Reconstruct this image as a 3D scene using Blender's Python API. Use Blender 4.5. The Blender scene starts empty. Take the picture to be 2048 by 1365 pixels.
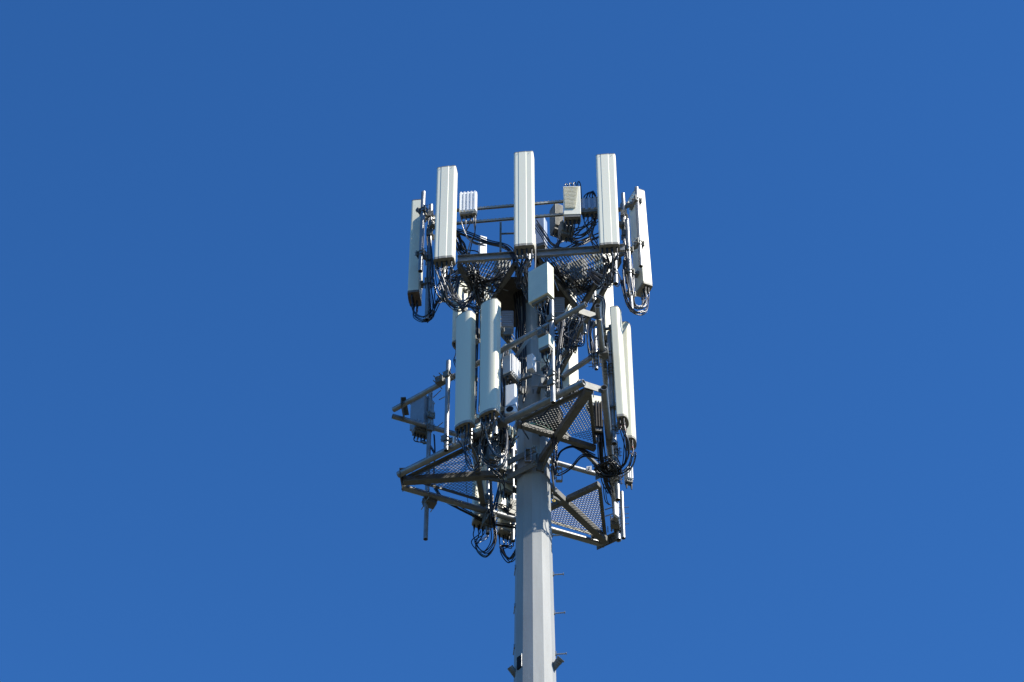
import bpy, bmesh, math, random
from mathutils import Vector, Matrix
rnd = random.Random(7)
S = bpy.context.scene
COL = S.collection
R = math.radians
# ------------------------------------------------------------------ camera
TH = R(45.5); FPX = 4850.0; CXP, CYP = 1024.0, 682.5
CAM = Vector((0, 0, 1.6))
cd = bpy.data.cameras.new('camera'); cam = bpy.data.objects.new('camera', cd); COL.objects.link(cam)
cam.location = CAM; cam.rotation_euler = (R(90) + TH, 0, 0)
cd.sensor_width = 36; cd.lens = FPX / 2048 * 36; cd.clip_start = .5; cd.clip_end = 20000
S.camera = cam
# ------------------------------------------------------------------ light
SUN_PHI = R(63)      # to the right of the direction tower -> camera
SUN_EL = R(43)
sd = Vector((math.sin(SUN_PHI) * math.cos(SUN_EL), -math.cos(SUN_PHI) * math.cos(SUN_EL), math.sin(SUN_EL)))
w = bpy.data.worlds.new('World'); S.world = w; w.use_nodes = True
nt = w.node_tree; nt.nodes.clear()
sky = nt.nodes.new('ShaderNodeTexSky'); sky.sky_type = 'NISHITA'; sky.sun_disc = False
sky.sun_elevation = SUN_EL; sky.sun_rotation = math.atan2(sd.x, sd.y)
sky.altitude = 1500; sky.air_density = 1.0; sky.dust_density = 0; sky.ozone_density = 4.0
tint = nt.nodes.new('ShaderNodeMix'); tint.data_type = 'RGBA'; tint.blend_type = 'MULTIPLY'
tint.inputs[0].default_value = 1.0
SKYTINT = (0.28, 0.66, 1.02, 1)
tint.inputs[7].default_value = SKYTINT
bg = nt.nodes.new('ShaderNodeBackground'); bg.inputs[1].default_value = 0.115
wo = nt.nodes.new('ShaderNodeOutputWorld')
nt.links.new(sky.outputs[0], tint.inputs[6]); nt.links.new(tint.outputs[2], bg.inputs[0]); nt.links.new(bg.outputs[0], wo.inputs[0])
sl = bpy.data.lights.new('sun', 'SUN'); sl.energy = 5.0; sl.angle = R(.53); sl.color = (1, .95, .85)
so = bpy.data.objects.new('sun', sl); COL.objects.link(so); so.location = (40, -20, 80)
so.rotation_euler = sd.to_track_quat('Z', 'Y').to_euler()
S.view_settings.view_transform = 'Standard'; S.view_settings.look = 'None'
S.view_settings.exposure = 0.75; S.view_settings.gamma = 1
S.cycles.max_bounces = 6

# ------------------------------------------------------------------ survey helpers: a sight line met with a real vertical or level plane
AR = Vector((1, 0, 0)); AF = Vector((0, math.cos(TH), math.sin(TH))); AU = Vector((0, -math.sin(TH), math.cos(TH)))
def ray(px, py): return AR * ((px - CXP) / FPX) - AU * ((py - CYP) / FPX) + AF
def onz(px, py, z):
    d = ray(px, py); return CAM + d * ((z - CAM.z) / d.z)
def zat(y, py):                       # height seen at picture row py at plan distance y
    k = (CYP - py) / FPX
    return CAM.z + y * (k * math.cos(TH) + math.sin(TH)) / (math.cos(TH) - k * math.sin(TH))
AX, AY = 0.43, 36.43                  # pole axis
FACES = {'UF': ((.28, 34.62), -6.4), 'UL': ((-1.25, 37.56), 242), 'UR': ((2.02, 37.33), 116),
         'LB': ((-.455, 35.2), -35.8), 'LR': ((2.0, 36.3), 84.7), 'LC': ((-.17, 37.8), 203.3), 'AX': ((AX, AY), 0)}
def fnorm(f):
    if f[0] == 'Y': f = 'LR'
    a = R(FACES[f][1]); return Vector((math.sin(a), -math.cos(a), 0))
def pp(px, py, f, off=0.0):
    if f == 'LR':
        return pv(px, py, 35.4 + (py - 880) * (.008 if py > 880 else .003) - off * .3)
    if f[0] == 'Y': return pv(px, py, float(f[1:]) - off)
    (x, y), _ = FACES[f]; n = fnorm(f)
    d = ray(px, py); p0 = Vector((x, y, 0)) + n * off
    t = (p0 - Vector((CAM.x, CAM.y, 0))).dot(n) / d.dot(n)
    return CAM + d * t
def pv(px, py, y):
    d = ray(px, py); return CAM + d * (y / d.y)

# ------------------------------------------------------------------ materials
def mat(name, col, rough=.5, metal=0.0, var=.12, scale=6.0, bump=0.0, col2=None, streak=False):
    m = bpy.data.materials.new(name); m.use_nodes = True; n = m.node_tree; b = n.nodes['Principled BSDF']
    b.inputs['Roughness'].default_value = rough; b.inputs['Metallic'].default_value = metal
    tc = n.nodes.new('ShaderNodeTexCoord'); mp = n.nodes.new('ShaderNodeMapping')
    if streak: mp.inputs['Scale'].default_value = (1, 1, .12)
    no = n.nodes.new('ShaderNodeTexNoise'); no.inputs['Scale'].default_value = scale; no.inputs['Detail'].default_value = 6
    no.inputs['Roughness'].default_value = .65
    cr = n.nodes.new('ShaderNodeValToRGB')
    c2 = col2 or tuple(c * (1 - var * 2) for c in col)
    cr.color_ramp.elements[0].position = .3; cr.color_ramp.elements[1].position = .68
    cr.color_ramp.elements[0].color = (*c2, 1); cr.color_ramp.elements[1].color = (*col, 1)
    n.links.new(tc.outputs['Object'], mp.inputs[0]); n.links.new(mp.outputs[0], no.inputs['Vector'])
    n.links.new(no.outputs[0], cr.inputs[0]); n.links.new(cr.outputs[0], b.inputs['Base Color'])
    if bump:
        bp = n.nodes.new('ShaderNodeBump'); bp.inputs['Strength'].default_value = bump; bp.inputs['Distance'].default_value = .01
        n2 = n.nodes.new('ShaderNodeTexNoise'); n2.inputs['Scale'].default_value = scale * 5
        n.links.new(tc.outputs['Object'], n2.inputs['Vector']); n.links.new(n2.outputs[0], bp.inputs['Height']); n.links.new(bp.outputs[0], b.inputs['Normal'])
    return m
M = dict(
    pole=mat('pole_zinc', (.36, .365, .35), .5, .0, .12, 2.5, .12, streak=True),
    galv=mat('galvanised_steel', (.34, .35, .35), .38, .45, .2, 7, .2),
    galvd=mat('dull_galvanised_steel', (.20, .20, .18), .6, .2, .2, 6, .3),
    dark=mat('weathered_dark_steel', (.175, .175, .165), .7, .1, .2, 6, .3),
    nearblack=mat('near_black_steel', (.05, .04, .03), .8, 0, .3, 4, .3),  # near-black brown for the centre plate and the black units
    radome=mat('radome_plastic', (.80, .77, .62), .5, 0, .035, 1.2, 0, streak=True),
    radome2=mat('radome_cream', (.76, .73, .56), .4, 0, .035, 1.2, 0, streak=True),
    cap=mat('radome_end_cap', (.36, .34, .29), .6, 0, .25, 8),
    capd=mat('brown_end_cap', (.22, .16, .12), .6, 0, .3, 12),
    white=mat('white_casting', (.78, .79, .80), .45, 0, .04, 5),
    cream=mat('cream_enamel', (.72, .70, .58), .45, 0, .05, 5),
    grey=mat('grey_enamel', (.69, .68, .53), .45, 0, .06, 4),
    bluegrey=mat('blue_grey_casting', (.36, .41, .50), .5, 0, .1, 8),
    slate=mat('slate_grey_casting', (.26, .29, .33), .5, 0, .12, 6),
    black=mat('black_cable_jacket', (.008, .009, .013), .28, 0, .2, 20),
    cgrey=mat('grey_cable_jacket', (.22, .22, .23), .3, 0, .2, 20),
    rub=mat('black_boot_rubber', (.012, .012, .012), .5, 0, .2, 20),
    green=mat('green_wire', (.02, .16, .10), .4, 0, .1, 9),
    red=mat('red_band', (.35, .04, .02), .5, 0, .1, 9),
    hole=mat('hollow_black', (.006, .006, .007), .9, 0, .1, 9),
    yellow=mat('yellow_ring', (.55, .38, .04), .5, 0, .1, 9),
    rust=mat('rust_brown', (.20, .10, .05), .8, 0, .3, 12),
)
M['pole'].node_tree.nodes['Principled BSDF'].inputs['Specular IOR Level'].default_value = .15
gm = mat('dry_ground', (.055, .047, .027), .9, 0, .3, .05, 0, (.03, .035, .017)); M['ground'] = gm

# ------------------------------------------------------------------ mesh helpers (world coordinates)
def frame(d, up=Vector((0, 0, 1))):
    d = d.normalized()
    if abs(d.dot(up)) > .98: up = Vector((0, 1, 0))
    s = d.cross(up).normalized(); u = s.cross(d).normalized(); return s, u
class MB:
    def __init__(s): s.v = []; s.f = []; s.sm = []
    def add(s, v, f, smooth=False):
        o = len(s.v); s.v += [Vector(p) for p in v]; s.f += [tuple(i + o for i in q) for q in f]; s.sm += [smooth] * len(f); return s
    def bar(s, a, b, w, h, up=Vector((0, 0, 1))):
        a = Vector(a); b = Vector(b); sd_, u = frame(b - a, up); P = []
        for c in (a, b):
            for i, j in ((-1, -1), (1, -1), (1, 1), (-1, 1)): P.append(c + sd_ * (i * w / 2) + u * (j * h / 2))
        return s.add(P, [(0, 1, 2, 3), (7, 6, 5, 4), (0, 4, 5, 1), (1, 5, 6, 2), (2, 6, 7, 3), (3, 7, 4, 0)])
    def angle(s, a, b, w, t=.012, flip=1, up=Vector((0, 0, 1))):      # L section
        a = Vector(a); b = Vector(b); sd_, u = frame(b - a, up)
        s.bar(a + u * (w / 2 - t / 2), b + u * (w / 2 - t / 2), w, t, up)
        o = sd_ * (flip * (w / 2 - t / 2)) - u * (t / 2 + .001)
        return s.bar(a + o, b + o, t, w - t - .002, up)
    def channel(s, a, b, w, h, t=.012, up=Vector((0, 0, 1)), side=1):
        a = Vector(a); b = Vector(b); sd_, u = frame(b - a, up)
        s.bar(a + sd_ * (side * (w / 2 - t / 2)), b + sd_ * (side * (w / 2 - t / 2)), t, h, up)
        for k in (-1, 1):
            o = u * (k * (h / 2 - t / 2)) - sd_ * (side * t / 2 + side * .001)
            s.bar(a + o, b + o, w - t - .002, t, up)
        return s
    def box(s, c, x, y, z, rz=0, bev=0.0):
        c = Vector(c); m = Matrix.Rotation(rz, 3, 'Z'); P = []
        if bev <= 0:
            for k in (-1, 1):
                for i, j in ((-1, -1), (1, -1), (1, 1), (-1, 1)): P.append(c + m @ Vector((i * x / 2, j * y / 2, k * z / 2)))
            return s.add(P, [(3, 2, 1, 0), (4, 5, 6, 7), (0, 1, 5, 4), (1, 2, 6, 5), (2, 3, 7, 6), (3, 0, 4, 7)])
        b = bev; prof = []
        for i, j in ((-1, -1), (1, -1), (1, 1), (-1, 1)):
            cx_, cy_ = i * (x / 2 - b), j * (y / 2 - b); a0 = math.atan2(j, i) - R(45)
            for q in range(4):
                a = a0 + R(30 * q); prof.append((cx_ + b * math.cos(a), cy_ + b * math.sin(a)))
        n = len(prof); rings = [(1 - b * .9 / (x / 2), 1 - b * .9 / (y / 2), -z / 2), (1, 1, -z / 2 + b * .6), (1, 1, z / 2 - b * .6), (1 - b * .9 / (x / 2), 1 - b * .9 / (y / 2), z / 2)]
        for (sx, sy, zz) in rings:
            P += [c + m @ Vector((px * sx, py * sy, zz)) for px, py in prof]
        F = [tuple(range(n - 1, -1, -1)), tuple(3 * n + i for i in range(n))]
        for r_ in range(3):
            for i in range(n): F.append((r_ * n + i, r_ * n + (i + 1) % n, (r_ + 1) * n + (i + 1) % n, (r_ + 1) * n + i))
        return s.add(P, F)
    def cyl(s, a, b, r0, r1=None, n=14, smooth=True, caps=True):
        a = Vector(a); b = Vector(b); r1 = r0 if r1 is None else r1; sd_, u = frame(b - a); P = []
        for c, r in ((a, r0), (b, r1)):
            for i in range(n):
                t = 2 * math.pi * i / n; P.append(c + sd_ * (r * math.cos(t)) + u * (r * math.sin(t)))
        s.add(P, [(i, (i + 1) % n, n + (i + 1) % n, n + i) for i in range(n)], smooth)
        if caps:
            s.add(P, [tuple(range(n - 1, -1, -1)), tuple(range(n, 2 * n))])
        return s
    def pipe(s, a, b, r, t=None, n=18):        # hollow, open ends
        a = Vector(a); b = Vector(b); t = t or r * .14; ri = r - t; d = (b - a).normalized(); dep = min(.5, (b - a).length * .4)
        sd_, u = frame(b - a); P = []
        seq = [(a + d * dep, 0.001), (a + d * dep, ri), (a, ri), (a, r), (b, r), (b, ri), (b - d * dep, ri), (b - d * dep, .001)]
        for c, q in seq:
            for i in range(n):
                k = 2 * math.pi * i / n; P.append(c + sd_ * (q * math.cos(k)) + u * (q * math.sin(k)))
        for g in range(len(seq) - 1):
            s.add(P[g * n:(g + 2) * n], [(i, (i + 1) % n, n + (i + 1) % n, n + i) for i in range(n)], g == 3)
        return s
    def tube(s, pts, r, n=6, sub=6):
        pts = [Vector(p) for p in pts]; Q = []
        if len(pts) > 2:
            e = [pts[0] * 2 - pts[1]] + pts + [pts[-1] * 2 - pts[-2]]
            for i in range(1, len(e) - 2):
                p0, p1, p2, p3 = e[i - 1:i + 3]
                for k in range(sub):
                    t = k / sub
                    Q.append(.5 * ((2 * p1) + (p2 - p0) * t + (2 * p0 - 5 * p1 + 4 * p2 - p3) * t * t + (3 * p1 - p0 - 3 * p2 + p3) * t ** 3))
            Q.append(pts[-1])
        else: Q = pts
        P = []; up = Vector((.3, -.8, .5)).normalized()
        for i, q in enumerate(Q):
            d = (Q[min(i + 1, len(Q) - 1)] - Q[max(i - 1, 0)])
            if d.length < 1e-6: d = Vector((0, 0, 1))
            d.normalize(); sd_ = d.cross(up)
            if sd_.length < 1e-3: sd_ = d.cross(Vector((1, 0, 0)))
            sd_.normalize(); up2 = sd_.cross(d).normalized(); up = up2
            for k in range(n):
                a = 2 * math.pi * k / n; P.append(q + sd_ * (r * math.cos(a)) + up2 * (r * math.sin(a)))
        F = []
        for i in range(len(Q) - 1):
            for k in range(n): F.append((i * n + k, i * n + (k + 1) % n, (i + 1) * n + (k + 1) % n, (i + 1) * n + k))
        s.add(P, F, True); m = len(Q) - 1
        return s.add(P, [tuple(range(n - 1, -1, -1)), tuple(m * n + i for i in range(n))])
    def prism(s, poly, z0, z1, origin=(0, 0, 0), rz=0, smooth=None):
        m = Matrix.Rotation(rz, 3, 'Z'); o = Vector(origin); n = len(poly)
        P = [o + m @ Vector((x, y, z)) for z in (z0, z1) for x, y in poly]
        s.add(P, [(i, (i + 1) % n, n + (i + 1) % n, n + i) for i in range(n)], bool(smooth))
        return s.add(P, [tuple(range(n - 1, -1, -1)), tuple(range(n, 2 * n))])
    def torus(s, c, nrm, r0, r1, n=16, k=6):
        nrm = Vector(nrm).normalized(); a, b = frame(nrm); pts = [Vector(c) + a * (r0 * math.cos(2 * math.pi * i / n)) + b * (r0 * math.sin(2 * math.pi * i / n)) for i in range(n + 1)]
        return s.tube(pts, r1, k, 1)
    def build(s, name, m, parent=None, bev=0.0):
        me = bpy.data.meshes.new(name)
        vs = s.v
        if parent is not None:
            inv = parent.matrix_basis.inverted()
            if parent.parent is not None: inv = (parent.parent.matrix_basis @ parent.matrix_basis).inverted()
            vs = [inv @ p for p in vs]
        me.from_pydata([tuple(p) for p in vs], [], s.f)
        me.polygons.foreach_set('use_smooth', s.sm)
        bm = bmesh.new(); bm.from_mesh(me); bmesh.ops.recalc_face_normals(bm, faces=bm.faces); bm.to_mesh(me); bm.free()
        me.materials.append(M[m] if isinstance(m, str) else m)
        o = bpy.data.objects.new(name, me); COL.objects.link(o)
        if parent is not None: o.parent = parent
        if bev:
            md = o.modifiers.new('bevel', 'BEVEL'); md.width = bev; md.segments = 2; md.limit_method = 'ANGLE'
        return o
def tag(o, label=None, cat=None, group=None, kind=None):
    if label: o['label'] = label
    if cat: o['category'] = cat
    if group: o['group'] = group
    if kind: o['kind'] = kind
    return o
def thing(name, label, cat, loc, rz=0, group=None, tilt=0.0):
    o = bpy.data.objects.new(name, None); COL.objects.link(o)
    o.matrix_basis = Matrix.Translation(Vector(loc)) @ Matrix.Rotation(rz, 4, 'Z') @ Matrix.Rotation(tilt, 4, 'X')
    o.empty_display_size = .2
    return tag(o, label, cat, group)
def copy_tree(o, name=None, parent=None):
    c = o.copy(); COL.objects.link(c)
    if parent is not None: c.parent = parent
    for ch in [x for x in bpy.data.objects if x.parent == o]: copy_tree(ch, None, c)
    return c

# ------------------------------------------------------------------ ground
g = MB(); g.add([(-3000, -3000, 0), (3000, -3000, 0), (3000, 3000, 0), (-3000, 3000, 0)], [(0, 1, 2, 3)])
tag(g.build('ground', 'ground'), kind='structure')

# ------------------------------------------------------------------ pole
ZL = 34.9
def pole_r(z): return .338 + (35.0 - z) * .0115 if z < 38 else .30
pole = thing('monopole_mast', 'tall pale grey twelve sided steel mast carrying both antenna platforms', 'mast', (AX, AY, 0))
NS = 12; ph0 = R(10)
def pole_ring(z, r, n=NS): return [(AX + r * math.sin(ph0 + R(15) + 2 * math.pi * i / n), AY - r * math.cos(ph0 + R(15) + 2 * math.pi * i / n), z) for i in range(n)]
def pole_seg(zs):
    mb = MB(); P = []
    for z, r in zs: P += pole_ring(z, r)
    F = []
    for k in range(len(zs) - 1):
        for i in range(NS): F.append((k * NS + i, k * NS + (i + 1) % NS, (k + 1) * NS + (i + 1) % NS, (k + 1) * NS + i))
    F += [tuple(range(NS)), tuple((len(zs) - 1) * NS + i for i in range(NS))]
    return mb.add(P, F)
pole_seg([(0, .75), (29, pole_r(29)), (36.95, pole_r(36.95))]).build('shaft', 'pole', pole, .012)
pole_seg([(36.95, .325), (37.0, .30), (40.3, .27)]).build('upper_shaft', 'pole', pole, .012)
pole_seg([(36.18, .372), (37.02, .362)]).build('splice_sleeve', 'pole', pole, .01)
MB().box((AX, AY, .2), 2.4, 2.4, .4).build('foundation', 'galvd', pole, .05)
# step pegs, each a bolt with a head and a small lug
for (px, py) in [(1110, 1152), (1112, 1229), (1115, 1311), (1105, 1074)]:
    z = zat(AY, py); r = pole_r(z)
    c = Vector((AX + r * .99, AY - .03, z))
    mb = MB().cyl(c, c + Vector((.20, -.02, 0)), .014, n=8)
    mb.cyl(c + Vector((.20, -.02, 0)), c + Vector((.215, -.021, 0)), .026, n=8); mb.box(c + Vector((.005, 0, .015)), .035, .05, .085)
    mb.build('step_peg', 'galv', pole)
for py in (1138, 1215, 1297):
    z = zat(AY, py); r = pole_r(z); c = Vector((AX - r * .985, AY - .05, z))
    mb = MB().box(c, .03, .05, .08); mb.cyl(c, c + Vector((-.02, .25, 0)), .011, n=8); mb.build('step_peg', 'galv', pole)
# entry ports near the bottom of the picture
p = pv(1105, 1338, AY - .12); q = p + Vector((.16, -.12, .145))
pt = MB().pipe(p - (q - p) * .4, q, .066, .010).build('cable_port', 'galvd', pole)
MB().cyl(q - (q - p).normalized() * .035, q + (q - p).normalized() * .005, .082, n=18).cyl(q - (q - p).normalized() * .09, q - (q - p).normalized() * .06, .073, n=18).build('flange', 'galvd', pt)
p = pv(1030, 1348, AY - .1); q = p + Vector((-.10, -.08, .10))
pt = MB().pipe(p - (q - p) * .8, q, .062, .010).build('cable_port', 'galvd', pole)
a = R(-48); zc = zat(36.1, 1321); r = pole_r(zc) * .97
c = Vector((AX + r * math.sin(a), AY - r * math.cos(a), zc))
mb = MB().box(c, .13, .05, .30, a + 0.0, .02); ho = mb.build('hand_hole', 'hole', pole)
MB().box(c + Vector((math.cos(a) * .072, math.sin(a) * .072, .02)), .007, .045, .30, a).build('hand_hole_rim', 'galv', ho)

# ------------------------------------------------------------------ lower platform
def polar(ang, rad, z): return Vector((AX + math.cos(R(ang)) * rad, AY + math.sin(R(ang)) * rad, z))
CA = (-65.6, 174.4, 54.4)
CEN = Vector((.46, 36.43, 0))
def expanded(poly, z, cell=.075, ang=0, th=.006, h=.014):
    """hexagonal expanded metal clipped to a convex polygon"""
    mb = MB(); ca, sa = math.cos(ang), math.sin(ang)
    def inside(x, y):
        sg = None
        for i in range(len(poly)):
            x0, y0 = poly[i][:2]; x1, y1 = poly[(i + 1) % len(poly)][:2]
            cr = (x1 - x0) * (y - y0) - (y1 - y0) * (x - x0)
            if sg is None: sg = cr > 0
            elif (cr > 0) != sg: return False
        return True
    xc = sum(q[0] for q in poly) / len(poly); yc = sum(q[1] for q in poly) / len(poly)
    L, W = cell, cell * .48
    def seg(a, b):
        A = (xc + a[0] * ca - a[1] * sa, yc + a[0] * sa + a[1] * ca); B = (xc + b[0] * ca - b[1] * sa, yc + b[0] * sa + b[1] * ca)
        if inside(*A) and inside(*B): mb.bar((*A, z), (*B, z), th, h)
    N = 60
    for j in range(-N, N):
        for i in range(-N, N):
            x0 = i * L + (L / 2 if j % 2 else 0); y0 = j * W
            if abs(x0) > 2.2 or abs(y0) > 2.2: continue
            seg((x0 - L * .16, y0), (x0 + L * .16, y0))
            seg((x0 + L * .16, y0), (x0 + L * .34, y0 + W)); seg((x0 + L * .16, y0), (x0 + L * .34, y0 - W))
    return mb
def ubolt(mb, c, axis, r, w=.006):
    mb.torus(c, axis, r + w, w, 12, 5); return mb
lp = thing('lower_platform', 'lower triangular galvanised steel platform with mesh floors around the mast', 'platform', (AX, AY, ZL))
ends = [((1168, 765), (797, 950)), ((805, 975), (1208, 1090)), ((1237, 1080), (1208, 775))]
for a, b in ends:
    A = onz(*a, ZL); B = onz(*b, ZL)
    MB().pipe(A, B, .07).build('face_pipe', 'galv', lp)
def corner(ang, z, dist, par, m='galv'):
    c = polar(ang, dist, z); t = Vector((-math.sin(R(ang)), math.cos(R(ang)), 0))
    return MB().bar(c - t * .27, c + t * .27, .018, .17).bar(c - t * .27 - Vector((math.cos(R(ang)), math.sin(R(ang)), 0)) * .055 + Vector((0, 0, .077)), c + t * .27 - Vector((math.cos(R(ang)), math.sin(R(ang)), 0)) * .055 + Vector((0, 0, .077)), .09, .014).build('corner_plate', m, par)
for ang in CA:
    d = Vector((math.cos(R(ang)), math.sin(R(ang)), 0)); t = Vector((-d.y, d.x, 0))
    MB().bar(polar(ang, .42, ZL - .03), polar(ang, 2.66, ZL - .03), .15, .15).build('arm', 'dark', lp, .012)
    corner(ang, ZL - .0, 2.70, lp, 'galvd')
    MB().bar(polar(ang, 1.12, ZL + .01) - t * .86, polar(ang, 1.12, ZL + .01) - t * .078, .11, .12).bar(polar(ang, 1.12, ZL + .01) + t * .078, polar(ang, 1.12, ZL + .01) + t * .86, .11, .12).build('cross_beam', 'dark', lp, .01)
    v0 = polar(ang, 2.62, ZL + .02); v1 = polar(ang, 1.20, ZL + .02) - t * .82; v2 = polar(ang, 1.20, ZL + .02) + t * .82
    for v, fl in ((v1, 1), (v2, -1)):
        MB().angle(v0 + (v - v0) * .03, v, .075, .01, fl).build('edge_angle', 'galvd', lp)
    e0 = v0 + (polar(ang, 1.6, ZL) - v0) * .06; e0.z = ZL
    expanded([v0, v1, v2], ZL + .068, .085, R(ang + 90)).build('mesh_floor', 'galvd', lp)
    for k in (-1, 1):
        c = polar(ang, 2.45, ZL) + t * k * .18
        MB().bar(c, c + Vector((0, 0, .16)), .02, .02).build('bolt', 'galv', lp)
    # collar bracket on the mast under each arm
    MB().bar(polar(ang, .33, ZL - .30), polar(ang, .33, ZL + .16), .16, .10, d).build('collar_bracket', 'galvd', lp, .008)
    MB().bar(polar(ang, .42, ZL - .30), polar(ang, 1.0, ZL - .10), .05, .05).build('knee_brace', 'dark', lp)
for z in (ZL - .28, ZL + .12):
    for k in range(3):
        a0 = CA[k] + 60; d = Vector((math.cos(R(a0)), math.sin(R(a0)), 0)); t = Vector((-d.y, d.x, 0)); c = polar(a0, .40, z)
        MB().bar(c - t * .36, c + t * .36, .03, .15).build('collar_clamp', 'galvd', lp, .006)
        for s_ in (-1, 1):
            for dz in (-.05, .05): MB().cyl(c + t * s_ * .33 + Vector((0, 0, dz)) - d * .05, c + t * s_ * .33 + Vector((0, 0, dz)) + d * .06, .014, n=8).build('bolt', 'galv', lp)
# open square bracket seen on the front of the collar
for px, py in ((1056, 912), (1118, 950)):
    c = pv(px, py, AY - .45)
    mb = MB().bar(c + Vector((-.06, 0, -.16)), c + Vector((-.06, 0, .16)), .02, .07, Vector((0, 1, 0))).bar(c + Vector((.06, 0, -.16)), c + Vector((.06, 0, .16)), .02, .07, Vector((0, 1, 0)))
    mb.bar(c + Vector((-.06, 0, .17)), c + Vector((.06, 0, .17)), .07, .02).bar(c + Vector((-.06, 0, -.17)), c + Vector((.06, 0, -.17)), .07, .02)
    mb.build('guide_bracket', 'galv', lp)

# ------------------------------------------------------------------ middle rail frame (pipes above the lower platform)
A1 = onz(1168, 765, ZL); Z2 = zat(A1.y, 611)
A2 = onz(797, 950, ZL); Z2b = zat(A2.y, 820)
Z2 = (Z2 + Z2b) / 2
rf = thing('support_rail_frame', 'triangular frame of grey steel pipes around the mast halfway between the platforms', 'frame', (AX, AY, Z2))
for a, b in (((1172, 609), (787, 820)), ((785, 833), (1190, 948)), ((1230, 935), (1195, 612))):
    MB().pipe(onz(*a, Z2), onz(*b, Z2), .058).build('face_pipe', 'galv', rf)
for ang in CA: corner(ang, Z2, 2.74, rf, 'galvd')
for ang in CA:
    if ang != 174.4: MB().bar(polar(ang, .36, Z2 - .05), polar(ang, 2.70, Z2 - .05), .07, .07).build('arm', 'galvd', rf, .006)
    if ang > 0: MB().bar(polar(ang + 60, .30, Z2 - .04), polar(ang + 60, 1.28, Z2 - .04), .055, .16).build('stand_off_arm', 'galv', rf, .006)
    if ang > 0: MB().bar(polar(ang + 60, .34, Z2 - .85), polar(ang + 60, 1.15, Z2 - .14), .11, .012).build('diagonal_strap', 'galv', rf)
MB().bar(pv(1066, 664, 35.35), pv(1022, 728, 36.0), .012, .15, Vector((.5, .6, .6))).build('diagonal_strap', 'galv', rf)
MB().bar(onz(1128, 752, Z2), onz(1206, 700, Z2), .085, .085).build('brace', 'galv', rf, .006)
for z in (Z2 - .1, Z2 - .85):
    mb = MB().prism([(.36 * math.cos(R(30 * i)), .36 * math.sin(R(30 * i))) for i in range(12)], z - .07, z + .07, (AX, AY, 0)); mb.build('collar', 'galvd', rf, .005)

# ------------------------------------------------------------------ upper platform
ZU = 39.95
up = thing('upper_platform', 'upper steel platform with dark bar grating floors just under the three tall front antennas', 'platform', (AX, AY, ZU))
def hexa(r, rot): return [(r * math.cos(R(60 * i + rot)), r * math.sin(R(60 * i + rot))) for i in range(6)]
MB().prism(hexa(.86, 0), ZU - .09, ZU - .06, (AX - .02, AY, 0)).build('centre_plate', 'nearblack', up)
mb = MB().prism([(.34 * math.cos(R(30 * i)), .34 * math.sin(R(30 * i))) for i in range(12)], ZU - .35, ZU - .1, (AX, AY, 0)); mb.build('collar', 'dark', up, .005)
def U(px, py, dz=0): return onz(px, py, ZU + dz)
beamF = [(U(915, 519), U(1249, 496))]
MB().channel(U(915, 519), U(1249, 496), .07, .20, .012, side=-1).build('front_beam', 'galv', up, .004)
for a, b in (((918, 530), (975, 632)), ((1031, 528), (978, 614)), ((1072, 514), (1172, 640)), ((1216, 530), (1152, 632)),
             ((975, 632), (1062, 735)), ((1172, 640), (1080, 735)), ((1031, 528), (1045, 575)), ((1072, 514), (1085, 575))):
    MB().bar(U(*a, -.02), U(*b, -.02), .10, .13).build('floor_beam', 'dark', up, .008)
def grating(poly, a, b, pitch=.06):
    """bearing bars parallel to a-b, clipped to the polygon, plus cross rods"""
    mb = MB(); d = (b - a); d.z = 0; d.normalize(); t = Vector((-d.y, d.x, 0)); z = ZU + .075
    def clip(o, dr):
        lo, hi = -99, 99; n = len(poly); cen = sum((q for q in poly), Vector()) / n
        for i in range(n):
            p0 = poly[i]; e = poly[(i + 1) % n] - p0; nn = Vector((-e.y, e.x, 0))
            if nn.dot(cen - p0) < 0: nn = -nn
            den = nn.dot(dr); num = nn.dot(o - p0)
            if abs(den) < 1e-9:
                if num < 0: return None
            elif den > 0: lo = max(lo, -num / den)
            else: hi = min(hi, -num / den)
        return (lo, hi) if hi - lo > .03 else None
    k = 0
    for i in range(-60, 60):
        o = a + t * (i * pitch); c = clip(o, d)
        if c:
            A = o + d * c[0]; B = o + d * c[1]; A.z = B.z = z; mb.bar(A, B, .012, .035)
    for i in range(-30, 30):
        o = a + d * (i * .11); c = clip(o, t)
        if c:
            A = o + t * c[0]; B = o + t * c[1]; A.z = B.z = z + .01; mb.bar(A, B, .007, .01)
    return mb
G = [([(918, 524), (1033, 515), (978, 612), (971, 625)], (1033, 515), (978, 612)),
     ([(1072, 512), (1230, 500), (1166, 632), (1158, 634)], (1072, 512), (1168, 632)),
     ([(1000, 585), (1012, 585), (1030, 690), (972, 632)], (980, 570), (1030, 640)),
     ([(1130, 585), (1112, 600), (1105, 695), (1168, 640)], (1140, 590), (1100, 680))]
for poly, a, b in G:
    grating([U(*q) for q in poly], U(*a), U(*b)).build('bar_grating', 'galvd', up)
# perforated channels across the front, carrying the radio units
for (y0, y1) in ((414.5, 404.5), (440, 431)):
    A = pp(890, y0 + 1.0, 'UF', -.28); B = pp(1222, y1 - 1, 'UF', -.28); zz = (A.z + B.z) / 2; A.z = B.z = zz
    mb = MB().channel(A, B, .05, .05, .006, up=Vector((0, 1, .01)), side=1); n = 44
    for i in range(n):
        c = A.lerp(B, (i + .5) / n); mb.box(c + Vector((0, -.027, .027)), .03, .012, .006, R(-6.4))
    mb.build('perforated_rail', 'pole', up)
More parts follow.
